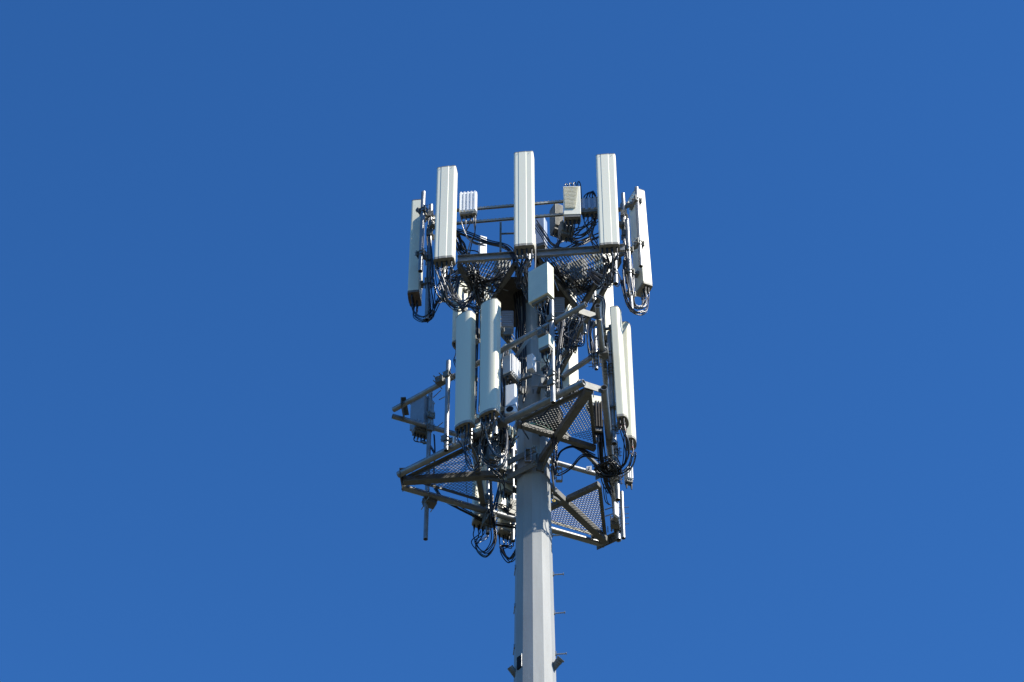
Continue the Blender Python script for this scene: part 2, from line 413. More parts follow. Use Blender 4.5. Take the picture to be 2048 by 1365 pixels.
# side stubs of the rails
for a, b in (((833, 419), (872, 441)), ((832, 507), (872, 527)), ((1277, 402), (1236, 421)), ((1279, 490), (1236, 513))):
    f = 'UL' if a[0] < 1000 else 'UR'
    za = zat(35.4 if f == 'UL' else 35.15, a[1])
    A = onz(*a, za); B = onz(*b, za)
    MB().bar(A, B, .075, .075).build('side_rail', 'galvd', up, .006)
# left and right beams of the frame receding to the back
for a, b in (((884, 548), (1040, 800)), ((1240, 520), (1090, 800))):
    MB().channel(U(*a), U(*b), .07, .16, .012).build('side_beam', 'galvd', up)
# ladder fragment
A = pp(1001, 446, 'UF', -.55); B = pp(1001, 503, 'UF', -.55); A.x = B.x; A.y = B.y
MB().bar(A, B, .045, .045).bar(pp(1003, 468, 'UF', -.55), pp(1034, 467, 'UF', -.55), .03, .03).build('ladder_rail', 'galvd', up)

# ------------------------------------------------------------------ generic vertical mounting pipe
def mount_pipe(label, px, py0, py1, f, off, r=.045, clamps=(), m='galv', group=None, lean=None):
    t = pp(px, py0, f, off); z1 = zat(t.y, py1)
    o = thing('mounting_pipe', label, 'pipe', (t.x, t.y, z1), 0, group)
    MB().pipe((t.x, t.y, z1), (t.x, t.y, t.z), r).build('tube', m, o)
    n = fnorm(f); s_ = Vector((-n.y, n.x, 0))
    for cy_ in clamps:
        z = zat(t.y, cy_); c = Vector((t.x, t.y, z))
        mb = MB()
        for dz in (-.05, .05):
            mb.torus(c + Vector((0, 0, dz)), (0, 0, 1), r + .008, .008, 12, 5)
            for k in (-1, 1): mb.cyl(c + s_ * k * (r + .008) + Vector((0, 0, dz)) - n * .16, c + s_ * k * (r + .008) + Vector((0, 0, dz)) + n * .12, .007, n=6)
        mb.bar(c - n * (r + .03) - s_ * .09, c - n * (r + .03) + s_ * .09, .02, .16)
        mb.bar(c + n * (r + .03) - s_ * .07, c + n * (r + .03) + s_ * .07, .014, .16)
        mb.build('clamp', 'galvd', o)
    return o

# ------------------------------------------------------------------ panel antennas
def prof_flat(w, d, st=.007):      # front is -y; raised centre strip
    h = w / 2; pts = []
    def arc(cx_, cy_, r, a0, a1, k=5):
        for i in range(k): a = R(a0 + (a1 - a0) * i / (k - 1)); pts.append((cx_ + r * math.cos(a), cy_ + r * math.sin(a)))
    r = .045
    arc(-h + r, -d / 2 + r, r, 180, 270)
    pts += [(-h * .48, -d / 2), (-h * .48 + .002, -d / 2 - st), (h * .26, -d / 2 - st), (h * .26 + .006, -d / 2)]
    arc(h - r, -d / 2 + r, r, 270, 360)
    arc(h - .02, d / 2 - .02, .02, 0, 90, 3); arc(-h + .02, d / 2 - .02, .02, 90, 180, 3)
    return pts
def prof_round(w, d):
    h = w / 2; pts = []
    for i in range(17):
        a = math.pi + math.pi * i / 16; pts.append((h * math.cos(a) * (1 if abs(math.cos(a)) < .99 else 1), -d * .06 + d * .44 * math.copysign(abs(math.sin(a)) ** .8, math.sin(a))))
    pts += [(h, d / 2 - .02), (h - .02, d / 2), (-h + .02, d / 2), (-h, d / 2 - .02)]
    return pts
def antenna_proto(name, prof, w, d, H, m, capm, ncon=6, capH=.03):
    o = thing(name, '', 'antenna', (0, 0, 0))
    mb = MB(); n = len(prof)
    smooth = len(prof) > 22
    rings = [(.97, 0), (1, .012), (1, H - .012), (.965, H)]
    P = [Vector((x * s_, y * s_, z)) for s_, z in rings for x, y in prof]
    for k in range(3):
        mb.add(P[k * n:(k + 2) * n], [(i, (i + 1) % n, n + (i + 1) % n, n + i) for i in range(n)], False)
    mb.add(P, [tuple(range(n - 1, -1, -1)), tuple(3 * n + i for i in range(n))])
    mb.build('radome', m, o)
    cp = [(x * 1.015, y * 1.02) for x, y in prof]
    c1 = MB().prism(cp, -.035, .03, (0, 0, 0)); c1.build('bottom_cap', capm, o, .004)
    if smooth: MB().prism([(x * 1.012, y * 1.012) for x, y in prof], H - .03, H + .008).prism([(x * .99, y * .99) for x, y in prof], H - .045, H - .031).build('top_cap', m, o, .004)
    else: MB().prism([(x * 1.004, y * 1.006) for x, y in prof], H - .002, H + .014).build('top_cap', capm, o)
    for k_ in (-1, 1): MB().cyl((k_ * w * .30, -d / 2 - .004, H - .06), (k_ * w * .30, -d / 2 - .012, H - .06), .007, n=8).build('screw', 'cap', o)
    for i in range(ncon):
        c = Vector((-w * .36 + w * .72 * (i % 4) / 3, -.03 if i < 4 else .045, -.035))
        MB().cyl(c, c - Vector((0, 0, .05)), .019, n=10).cyl(c - Vector((0, 0, .05)), c - Vector((0, 0, .16)), .024, .012, n=10).build('connector', 'rub', o)
    MB().box((0, -.02, -.038), w * .36, .012, .008).build('port_slot', 'hole', o)
    for z in (H * .14, H * .86):
        mb = MB().box((0, d / 2 + .03, z), .14, .06, .10).box((0, d / 2 + .10, z), .05, .10, .05)
        mb.bar((-.08, d / 2 + .15, z), (.08, d / 2 + .15, z), .03, .12); mb.cyl((-.07, d / 2 + .12, z), (-.07, d / 2 + .32, z), .008, n=6); mb.cyl((.07, d / 2 + .12, z), (.07, d / 2 + .32, z), .008, n=6)
        mb.bar((-.08, d / 2 + .28, z), (.08, d / 2 + .28, z), .02, .12)
        mb.build('mounting_bracket', 'galvd', o)
    return o
protoA = antenna_proto('panel_antenna', prof_flat(.43, .25), .43, .25, 3.08, 'radome', 'cap')
protoB = antenna_proto('panel_antenna', prof_round(.385, .22), .385, .22, 3.33, 'radome2', 'cap')
protoC = antenna_proto('panel_antenna', prof_flat(.43, .25), .43, .25, 3.08, 'radome2', 'capd')
used = {}
def place(proto, key, label, group, px, py, f, off, phi, tilt=0.0, sz=1.0, sw=1.0, bottom_z=None):
    """px,py = where the middle of the bottom stands in the survey"""
    p_ = pp(px, py, f, off)
    o = proto if key not in used else copy_tree(proto)
    used[key] = 1
    o.matrix_basis = Matrix.Translation(p_) @ Matrix.Rotation(phi, 4, 'Z') @ Matrix.Rotation(tilt, 4, 'X') @ Matrix.Diagonal((sw, sw, sz, 1))
    o['label'] = label; o['group'] = group; o['category'] = 'antenna'
    return o
GU = 'tall panel antennas ringing the upper platform'; GL = 'panel antennas of the lower platform'
a_fl = place(protoA, 'A', 'tall flat pale panel antenna at the left end of the upper front row', GU, 889, 523, 'UF', 0, R(-9), 0, .955)
a_fm = place(protoA, 'A', 'highest pale panel antenna, alone in the middle of the upper front row', GU, 1049, 498, 'UF', 0, R(-7), 0, .985)
a_fr = place(protoA, 'A', 'tall flat pale panel antenna at the right end of the upper front row', GU, 1219, 496, 'UF', 0, R(-5), R(-1.2), .965)
a_ll = place(protoC, 'C', 'panel antenna on the far left of the upper platform seen from its shadowed side', GU, 829, 597, 'UL', 0, R(-97), 0, .965)
a_rr = place(protoA, 'A', 'white panel antenna on the far right of the upper platform with a pipe before it', GU, 1288, 580, 'UR', 0, R(114), R(-1), .985, .94)
a_l2 = place(protoB, 'B', 'grey shaded panel antenna with brown rounded foot behind the two left lower antennas', GU, 917, 693, 'UL', -.05, R(-120), 0, .60, 1.0)
a_r2 = place(protoA, 'A', 'sunlit panel antenna hanging behind the right front antenna down to the rail end', GU, 1213, 684, 'UR', 0, R(114), 0, 1.0)
a_r3 = place(protoA, 'A', 'cream sunlit panel antenna right behind the mast above the big open pipe end', GU, 1141, 786, 'UR', 0, R(112), 0, 1.0)
b_l = place(protoB, 'B', 'rounded panel antenna mostly in shade, second from the left in the lower array', GL, 928, 853, 'LB', .42, R(-36), R(.6), .94, 1.04)
b_m = place(protoB, 'B', 'rounded panel antenna striped with shadows just left of the mast', GL, 978, 829, 'LB', .42, R(-33), R(0), .95, 1.06)
b_r = place(protoB, 'B', 'narrow sunlit panel antenna right of the mast, nearer and higher of the pair', GL, 1246, 843, 'Y35.25', 0, R(80), R(-.8), .945, 1.0)
b_r2 = place(protoB, 'B', 'sunlit round topped panel antenna half hidden behind its taller neighbour at right', GL, 1262, 886, 'Y35.95', 0, R(84), 0, 1.0, 1.0)
b_c1 = place(protoB, 'B', 'low panel antenna under the left mesh floor with hanging cable loops', GL, 962, 1049, 'LC', .25, R(-160), 0, .9)
b_c2 = place(protoB, 'B', 'low panel antenna close to the left side of the mast, bottom one of all', GL, 1012, 1069, 'LC', .25, R(-150), 0, .9)
mb = MB(); bw = b_c2.matrix_basis
tri = [bw @ Vector((.02 + .07 * math.cos(R(90 + 120 * k)), .1125, 1.25 + .085 * math.sin(R(90 + 120 * k)))) for k in range(4)]
for i in range(3): mb.bar(tri[i], tri[i + 1], .006, .008, (bw.to_3x3() @ Vector((0, 1, 0))))
mb.build('warning_triangle', 'rub', b_c2)

# ------------------------------------------------------------------ mounting pipes
mount_pipe('dark blue grey pipe in front of the far left upper antenna', 847, 385, 543, 'UL', -.42, .05, (422, 508))
mount_pipe('pipe with small clamps between the two leftmost upper antennas', 862, 411, 640, 'UF', -.75, .05, (432, 470, 520, 566))
mount_pipe('white lit pipe end standing behind the left front antenna', 893, 372, 597, 'UF', -.28, .055, (420, 510))
mount_pipe('pipe hidden behind the middle front antenna', 1056, 352, 532, 'UF', -.28, .055, (410, 505))
mount_pipe('silver pipe ending below the right front antenna', 1223, 372, 568, 'UF', -.28, .055, (410, 500))
mount_pipe('thin pipe rising between the right front and far right antennas', 1246, 388, 566, 'UF', -.95, .042, (430, 470, 530))
mount_pipe('white pipe running up the face of the far right antenna', 1273, 376, 533, 'UR', -.42, .045, (402, 488))
mount_pipe('long sunlit pipe left of the far right antenna with cables tied to it', 1254, 440, 622, 'UR', -.5, .045, (500, 545, 590))
mount_pipe('pipe behind the mast carrying the shaded left antenna', 928, 590, 720, 'UL', -.35, .045, (640,))
mount_pipe('short pipe with its open foot beside the upper cable tangle', 1188, 575, 625, 'UR', -.3, .05, (600,))
mount_pipe('silver pipe ending just above the grey brace', 1190, 660, 739, 'Y35.0', 0, .04, (712, 726))
mount_pipe('small pipe stub with dark open foot below the light corner plate', 1169, 640, 668, 'LB', -.25, .03, ())
mount_pipe('tall silver pipe before the mast carrying both square grey boxes', 1103, 603, 806, 'LB', .14, .052, (640, 750, 768))
mount_pipe('silver pipe rising left of the lower antennas with bracket near its top', 897, 723, 902, 'LB', .13, .05, (752, 880))
mount_pipe('blue grey pipe hanging lowest at the far left under the platform', 861, 785, 1079, 'LC', .12, .048, (835, 860, 1000))
mount_pipe('pipe behind the second left lower antenna', 944, 700, 892, 'LB', .14, .05, (755, 870))
mount_pipe('pipe behind the shadow striped antenna', 992, 680, 870, 'LB', .14, .05, (725, 840))
mount_pipe('thick blue grey pipe beside the right pair of lower antennas', 1219, 665, 888, 'Y35.35', 0, .055, (710, 735, 748, 860))
mount_pipe('bright white pipe below the right pair of antennas', 1231, 885, 1000, 'Y36.1', 0, .048, (905, 940, 960))
mount_pipe('bright lower pipe with four side pins at the far right', 1243, 985, 1077, 'Y36.6', 0, .042, ())
mount_pipe('short white pipe stub at the foot of the right face pipe', 1234, 1008, 1080, 'Y38.2', 0, .05, (1040, 1060))
mount_pipe('pipe behind the lowest antenna beside the mast', 1026, 900, 1083, 'LC', .05, .045, (1010,))
mount_pipe('pipe behind the low left antenna', 977, 880, 1068, 'LC', .05, .045, (1000, 1050))

# ------------------------------------------------------------------ radio units and boxes
def rbox(name, label, cat, c, w, d, h, phi, m, fins=0, finm=None, axis='v', conn=0, under=True, cover=False, group=None, bev=.02, top_conn=0):
    c = Vector(c); o = thing(name, label, cat, c - Vector((0, 0, h / 2)), phi, group)
    Rm = Matrix.Rotation(phi, 3, 'Z')
    def W(x, y, z): return c + Rm @ Vector((x, y, z))
    MB().box(c, w, d, h, phi, bev).build('housing', m, o)
    if fins:
        mb = MB()
        for i in range(fins):
            if axis == 'v':
                x = -w / 2 + w * (i + .5) / fins; mb.box(W(x, -d / 2 - .018, 0), w / fins * .45, .034, h * .94, phi)
            else:
                z = -h / 2 + h * (i + .5) / fins; mb.box(W(0, 0, z), w * 1.05, d * 1.06, h / fins * .4, phi)
        mb.build('cooling_fins', finm or m, o)
    if under:
        MB().box(W(0, 0, -h / 2 - .03), w * .92, d * .9, .07, phi).build('connector_panel', 'dark', o)
    for i in range(conn):
        x = -w * .38 + w * .76 * i / max(1, conn - 1); a_ = W(x, 0, -h / 2 - .06)
        MB().cyl(a_, a_ - Vector((0, 0, .05)), .022, n=10).cyl(a_ - Vector((0, 0, .05)), a_ - Vector((0, 0, .15)), .024, .012, n=10).build('connector', 'rub', o)
    for i in range(top_conn):
        x = -w * .38 + w * .76 * i / max(1, top_conn - 1); a_ = W(x, 0, h / 2)
        MB().cyl(a_, a_ + Vector((0, 0, .10)), .02, .012, n=10).build('connector', 'rub', o)
    return o, W
GR = 'remote radio units behind the antennas'
e1, W1 = rbox('radio_unit', 'white radio unit with vertical ribs right of the left front antenna', 'radio unit', pp(937, 409, 'UF', -.2), .38, .16, .64, R(-7), 'white', 5, 'white', conn=4, group=GR)
e2, W2 = rbox('radio_unit', 'cream louvred radio unit with cable hoops on top', 'radio unit', pp(1144, 409, 'UF', -.15), .37, .24, .92, R(-2), 'cream', conn=4, group=GR, top_conn=4, bev=.012)
mb = MB()
for i in range(16):
    t = i / 15; z = .40 - .66 * t; ww = .31 - .09 * t; mb.box(W2(-.02 - .02 * t, -.135, z), ww, .034, .014, R(-2))
mb.build('louvres', 'cream', e2)
e3, W3 = rbox('radio_unit', 'blue grey radio unit tucked left of the right front antenna', 'radio unit', pp(1179, 414, 'UF', -.2), .36, .18, .36, R(-5), 'bluegrey', 3, 'bluegrey', conn=4, group=GR, top_conn=5)
e4, W4 = rbox('radio_unit', 'lavender grey radio unit half hidden right of the middle front antenna', 'radio unit', pp(1081, 468, 'UF', -1.6), .26, .2, .85, R(-20), 'bluegrey', 0, 'bluegrey', conn=2, group=GR)
e5, W5 = rbox('radio_unit', 'small white box rising behind the upper front beam', 'radio unit', pp(965, 500, 'UF', -1.8), .17, .12, .8, R(20), 'white', conn=0, group=GR, under=False)
e6, W6 = rbox('radio_unit', 'dark grey radio unit behind the cream louvred one', 'radio unit', pp(1112, 440, 'UF', -.9), .20, .26, .75, R(25), 'galvd', 7, 'galvd', 'v', conn=3, group=GR)
e6b, _ = rbox('radio_unit', 'dark clamp on unit hanging below the cream louvred one', 'radio unit', pp(1132, 462, 'UF', -.5), .30, .22, .32, R(15), 'dark', 4, 'galvd', 'v', conn=3, group=GR)
# ribbed round top units near the mast
for px, py, lb, dd in ((1015, 645, 'round shouldered ribbed radio unit in the dark left of the mast', .55), (1117, 618, 'round shouldered ribbed radio unit behind the big square box', .35)):
    c = pv(px, py, AY - dd); o = thing('ribbed_radio_unit', lb, 'radio unit', c - Vector((0, 0, .28)), 0, 'ribbed radio units by the mast')
    MB().box(c, .20, .19, .50, 0, .045).build('housing', 'bluegrey', o)
    mb = MB()
    for i in range(9): mb.box(c + Vector((0, 0, -.22 + .054 * i)), .265, .255, .022, 0, .03)
    mb.build('cooling_fins', 'bluegrey', o)
    MB().box(c + Vector((.0, 0, -.36)), .17, .17, .20, 0, .02).build('connector_panel', 'dark', o)
    for k in (-1, 0, 1): MB().cyl(c + Vector((k * .05, -.03, -.46)), c + Vector((k * .05, -.03, -.58)), .02, .012, n=8).build('connector', 'rub', o)
e7, W7 = rbox('junction_box', 'big plain square grey box on the pipe before the mast', 'equipment box', pp(1082, 571, 'LB', .20), .50, .22, .93, R(-37), 'grey', group='square grey boxes on the pipe', conn=0, bev=.008, under=False)
mb = MB().box(W7(0, .02, -.49), .40, .15, .06, R(-37)); mb.build('connector_panel', 'galvd', e7)
for i in range(6):
    a_ = W7(-.17 + .068 * i, -.0, -.52); MB().cyl(a_, a_ - Vector((0, 0, .09)), .017, .011, n=8).build('connector', 'rub' if i % 2 else 'galv', e7)
e8, W8 = rbox('junction_box', 'little grey cube shaped box halfway down the pipe', 'equipment box', pp(1092, 688, 'LB', .26), .25, .18, .30, R(-33), 'grey', group='square grey boxes on the pipe', conn=3, bev=.006)
e9, W9 = rbox('radio_unit', 'white radio unit with slanting fins catching the sun left of the mast', 'radio unit', pp(1022, 738, 'LB', -.25), .34, .20, .52, R(58), 'white', 6, 'white', 'v', conn=3, group=GR)
for i in range(5):
    pass
e10, W10 = rbox('camera_housing', 'white square housing with a round black opening left of the mast', 'equipment box', pp(1023, 797, 'LB', -.10), .23, .20, .62, R(-16), 'white', under=False, bev=.03)
rbox('radio_unit', 'black equipment case standing on the near mesh floor beside the mast', 'radio unit', pv(1098, 842, 35.72), .52, .3, .50, R(-20), 'nearblack', 0, conn=0, group=GR, under=False)
MB().box(W10(0, 0, -.30), .235, .22, .018, R(-16), .02).build('collar_band', 'bluegrey', e10)
c0 = W10(-.0, -.03, -.42)
lens = MB().box(c0, .23, .19, .20, R(-16), .03).build('lens_block', 'white', e10)
n_ = (Matrix.Rotation(R(-16), 3, 'Z') @ Vector((0, -1, -.0))).normalized()
MB().cyl(c0 + n_ * .05, c0 + n_ * .103, .075, n=20).build('opening', 'hole', lens)
# left hanging radio unit
e11, W11 = rbox('radio_unit', 'shaded grey radio unit on the rail end at the far left', 'radio unit', pp(844, 832, 'LC', .35), .32, .40, .84, R(-130), 'slate', 0, conn=0, group=GR, bev=.01, under=False)
e12, W12 = rbox('radio_unit', 'finned grey radio unit under the far left rail pipe', 'radio unit', pp(843, 858, 'LC', .30), .38, .20, .24, R(23), 'galv', 5, 'galv', 'v', conn=5, group=GR)
MB().box(W11(0, .0, .36), .34, .42, .03, R(-130)).build('sun_shade', 'bluegrey', e11)
e13, W13 = rbox('radio_unit', 'small white unit at the far right behind the pinned pipe', 'radio unit', pp(1257, 951, 'Y36.3'), .14, .14, .32, R(20), 'white', 3, 'white', 'v', conn=2, group=GR, bev=.01)
e14, W14 = rbox('radio_unit', 'grey boxy unit behind the pipe of the right lower antennas', 'radio unit', pp(1188, 806, 'Y35.3'), .30, .22, .22, R(15), 'grey', 0, conn=3, group=GR, bev=.01)
e15, W15 = rbox('radio_unit', 'long black tubular unit inside the right rails', 'radio unit', pp(1196, 835, 'Y35.3'), .16, .16, .75, R(10), 'nearblack', 3, 'nearblack', 'v', conn=4, group=GR, bev=.03)
e16, W16 = rbox('radio_unit', 'silver unit buried in cables under the shadow striped antenna', 'radio unit', pp(985, 905, 'LB', -.2), .24, .2, .42, R(30), 'galv', 5, 'galv', 'v', conn=3, group=GR, bev=.02)
e17, W17 = rbox('radio_unit', 'dark ribbed unit under the lower left antenna foot', 'radio unit', pp(962, 885, 'LB', -.15), .22, .2, .34, R(-30), 'galvd', 5, 'galvd', 'v', conn=3, group=GR, bev=.02)
e18, W18 = rbox('radio_unit', 'pale unit low between the mast and the lower left mesh', 'radio unit', pp(1003, 925, 'LB', -.55), .16, .14, .36, R(30), 'white', 3, 'white', 'v', conn=2, group=GR, bev=.02)
for px, py, y, w_, h_, ph_, m_, lb in (
    (940, 565, 38.0, .34, .75, 40, 'galvd', 'brownish unit seen through the left bar grating nearest the left front antenna'),
    (968, 590, 38.3, .32, .8, 60, 'cream', 'cream unit seen through the middle of the left bar grating'),
    (1005, 548, 38.2, .34, .75, 20, 'galvd', 'grey brown unit seen through the right part of the left bar grating'),
    (1125, 560, 38.3, .40, .8, -20, 'galvd', 'grey brown unit seen through the inner part of the right bar grating'),
    (1158, 552, 38.0, .38, .85, -30, 'dark', 'dark unit seen through the middle of the right bar grating'),
    (1188, 568, 37.8, .30, .8, 60, 'bluegrey', 'blue grey unit seen through the outer part of the right bar grating')):
    rbox('radio_unit', lb, 'radio unit', pv(px, py, y), w_, .22, h_, R(ph_), m_, 4, m_, 'v', conn=4, group='radio units at the back of the upper platform')
for px, py, y, sx, sz, ph_, lb in (
    (1120, 792, 35.6, .10, .34, 50, 'white oblong fitting right of the tall silver pipe near its foot'),
    (1111, 742, 35.7, .10, .40, 40, 'white plate behind the tall silver pipe above its foot'),
    (1010, 843, 35.5, .12, .20, 40, 'white bracket between the striped antenna foot and the near pipe'),
    (966, 846, 35.6, .10, .22, 50, 'white bracket between the feet of the two left lower antennas'),
    (1158, 666, 35.6, .07, .22, 50, 'white stub behind the slack cable coils'),
    (998, 868, 35.6, .08, .30, 50, 'narrow white fitting below the striped antenna'),
    (909, 882, 35.5, .06, .20, 50, 'little white cylinder bracket beside the foot of the silver pipe'),
    (1232, 1020, 37.2, .10, .36, 50, 'white angled plate on the pipe above the bottom right end')):
    c = pv(px, py, y); o = thing('bracket_plate', lb, 'bracket', c, 0, 'white brackets and fittings')
    MB().box(c, sx * 1.3, .05, sz, R(ph_), .015).build('plate', 'white', o)
    MB().cyl(c + Vector((-.06, .02, sz * .25)), c + Vector((-.22, .1, sz * .25)), .012, n=8).build('stud', 'galv', o)
    MB().cyl(c + Vector((-.06, .02, -sz * .25)), c + Vector((-.22, .1, -sz * .25)), .012, n=8).build('stud', 'galv', o)
for i, (a_, b_, lb) in enumerate((((1040, 716, 35.9), (1098, 728, 35.7), 'thin threaded rod crossing the mast above the bright bracket'),
    ((1062, 747, 35.7), (1110, 757, 35.5), 'thin threaded rod crossing just below the bright bracket'),
    ((1064, 774, 35.8), (1100, 770, 35.6), 'threaded rod over the splice sleeve'),
    ((1100, 715, 35.5), (1128, 730, 35.3), 'threaded rod sticking out right of the little cube box'),
    ((878, 800, 36.3), (899, 789, 36.1), 'upper threaded rod of the far left radio unit'),
    ((866, 796, 36.3), (882, 781, 36.2), 'topmost threaded rod by the far left radio unit'),
    ((872, 856, 36.3), (886, 845, 36.2), 'lower threaded rod of the far left radio unit'),
    ((1108, 560, 35.0), (1117, 582, 35.0), 'thin rod end beside the big square box'))):
    A = pv(*a_); B = pv(*b_); tag(MB().cyl(A, B, .010, n=8).build('threaded_rod', 'galv'), lb, 'rod', 'threaded rods')
for px, py, y, w_, d_, h_, ph_, m_, nf, lb in (
    (1012, 706, 35.9, .16, .2, .34, 30, 'grey', 0, 'pale small unit above the white slanting finned one'),
    (1016, 874, 35.9, .22, .2, .36, 50, 'grey', 4, 'pale grey unit behind the foot of the near lower pipe'),
    (996, 892, 35.7, .20, .18, .40, 20, 'galv', 4, 'silver ribbed unit deep in the knotted cables'),
    (953, 876, 35.8, .16, .18, .34, 55, 'grey', 3, 'pale grey unit under the leftmost lower antenna'),
    (1127, 652, 36.0, .22, .22, .42, -20, 'slate', 5, 'slate ribbed unit right of the tall silver pipe top'),
    (1150, 655, 36.2, .16, .2, .40, 50, 'grey', 0, 'pale unit behind the coiled slack cables'),
    (1090, 722, 36.0, .12, .16, .42, 40, 'grey', 0, 'narrow pale box on the mast left of the silver pipe'),
    (1012, 965, 36.6, .22, .18, .5, 40, 'grey', 0, 'pale unit between the left cross beam and the mast')):
    rbox('radio_unit', lb, 'radio unit', pv(px, py, y), w_, d_, h_, R(ph_), m_, nf, m_, 'v', conn=3, group='radio units crowding the mast', bev=.012)
# ------------------------------------------------------------------ boxes fixed on the mast
c = pv(1063, 728, AY - .62)
o = thing('bracket_plate', 'bright sunlit square bracket on the mast below the rail frame', 'bracket', c - Vector((0, 0, .25)))
MB().box(c, .13, .16, .42, R(-30)).build('plate', 'white', o)
MB().bar(c + Vector((-.02, .05, -.27)), c + Vector((-.55, -.05, -.62)), .09, .10).build('strut', 'galvd', o)
c = pv(1086, 785, AY - .40)
o = thing('cable_shroud', 'grey steel shroud box strapped on the right side of the mast', 'shroud', c - Vector((0, 0, .4)))
MB().box(c + Vector((.06, 0, 0)), .24, .2, .62, R(10), .01).build('housing', 'pole', o)
MB().box(c + Vector((.03, -.04, .02)), .30, .2, .03, R(10)).build('strap', 'galvd', o)
for px, py, y, lb in ((1178, 944, 'LR', 'white tag plate with two slots on the right rail'), (1187, 1080, 'LC', 'white tag plate with one slot on the bottom right pipe')):
    c = onz(px, py, Z2) + Vector((0, -.10, 0))
    if y == 'LC': c = onz(px, py, ZL) + Vector((0, -.10, 0))
    o = thing('tag_plate', lb, 'plate', c, 0, 'white plates on the pipes')
    MB().box(c, .11, .012, .14, R(-10)).build('plate', 'white', o)
    MB().bar(c + Vector((-.01, -.010, .015)), c + Vector((.03, -.002, .045)), .008, .02).bar(c + Vector((-.03, -.012, -.045)), c + Vector((.01, -.009, -.015)), .008, .02).build('slot', 'hole', o)
# clamp assemblies
def clamp_block(lb, c, s=.2, rot=0):
    o = thing('pipe_clamp', lb, 'clamp', c, rot, 'heavy clamps joining the pipes')
    MB().box(c, s, s * .9, s, rot, s * .06).build('saddle', 'dark', o)
    Rm = Matrix.Rotation(rot, 3, 'Z')
    for i in (-1, 1):
        for k in (-1, 1): MB().cyl(c + Rm @ Vector((i * s * .42, -s * .9, k * s * .4)), c + Rm @ Vector((i * s * .42, s * .9, k * s * .4)), .011, n=8).build('bolt', 'galv', o)
    MB().torus(c + Rm @ Vector((0, -s * .5, 0)), (0, 0, 1), s * .34, .012, 14, 6).build('u_bolt', 'galv', o)
    return o
clamp_block('dark clamp block on the bottom left pipe around the hanging pipe', pp(860, 1002, 'LC', .12), .24, R(23))
clamp_block('clamp block at the left end of the rail frame by the silver pipe', pp(881, 762, 'LB', .05), .17, R(-36))
clamp_block('clamp block where the grey brace meets the right rail', onz(1207, 706, Z2), .20, R(-5))
clamp_block('clamp block holding the tall silver pipe to the rail frame', pp(1085, 668, 'LB', .06), .17, R(-36))
clamp_block('clamp block holding the tall silver pipe to the lower face pipe', pp(1103, 790, 'LB', .02), .15, R(-36))
clamp_block('clamp block on the lower face pipe below the shadow striped antenna', pp(1003, 845, 'LB', .02), .17, R(-36))
clamp_block('clamp block on the low right end of the right face pipe', onz(1230, 1047, ZL), .19, R(-5))
clamp_block('clamp block halfway along the right face pipe', onz(1220, 880, ZL), .17, R(-5))
clamp_block('clamp block at the crossing under the left mesh floor', pp(978, 1040, 'LC', .0), .24, R(23))
clamp_block('clamp block behind the left front antenna foot', pp(866, 450, 'UF', -.6), .14, R(30))
clamp_block('small clamp block on the thin pipe near the far right antenna', pp(1244, 450, 'UF', -.9), .13, R(-30))
# side pins on the lowest right pipe
for py in (1016, 1030, 1038, 1050):
    pass
o = thing('side_pins', 'four thin steel pins sticking out of the lowest right pipe', 'pins', pp(1245, 1035, 'Y36.6'))
for py in (1016, 1029, 1037, 1049):
    c = pp(1243, py, 'Y36.6'); MB().cyl(c - Vector((.06, 0, 0)), c + Vector((.15, -.02, .0)), .007, n=6).build('pin', 'galvd', o)
o = thing('anchor_ring', 'yellow ring shackle hanging right of the mast under the platform', 'ring', pp(1107, 1002, 'LR', -1.0))
MB().torus(pv(1107, 1002, AY - .2), (.2, -1, .3), .03, .012, 16, 6).build('ring', 'yellow', o)
MB().cyl(pv(1107, 1000, AY - .2), pv(1104, 985, AY - .2), .01, n=8).build('hook', 'dark', o)

# ------------------------------------------------------------------ cables
def cable(pts, r=.013, m='black', parent=None, label=None, group=None, name=None):
    o = MB().tube(pts, r, 6, 6).build(name or ('jumper_cable' if parent else 'cable'), m, parent)
    if not parent: tag(o, label, 'cable', group)
    return o
def J(v, s): return Vector(v) + Vector((rnd.uniform(-s, s), rnd.uniform(-s, s), rnd.uniform(-s, s)))
def antenna_jumpers(a, n, via, w=.43, r=.0115, jit=.05, mix=.3, band=None):
    """cables leaving the feet of an antenna and following a shared route"""
    mw = a.matrix_basis
    for i in range(n):
        s0 = mw @ Vector((-w * .36 + w * .72 * (i % 4) / 3, -.03 if (i // 4) % 2 == 0 else .045, -.05))
        pts = [s0, s0 - Vector((0, 0, .12)), s0 - Vector((rnd.uniform(-.02, .02), 0, .26))]
        off = J((0, 0, 0), jit * 1.15)
        for k, v in enumerate(via): pts.append(J(Vector(v) + off * (1.0 if k < len(via) - 1 else .4), jit * .22))
        m = 'cgrey' if rnd.random() < mix else 'black'
        cb = cable(pts, r, m, a)
        if band and i % 2 == 0:
            p1 = pts[1] - Vector((0, 0, .03)); MB().cyl(p1, p1 - Vector((0, 0, .035)), r * 1.35, n=8).build('colour_band', band, a)
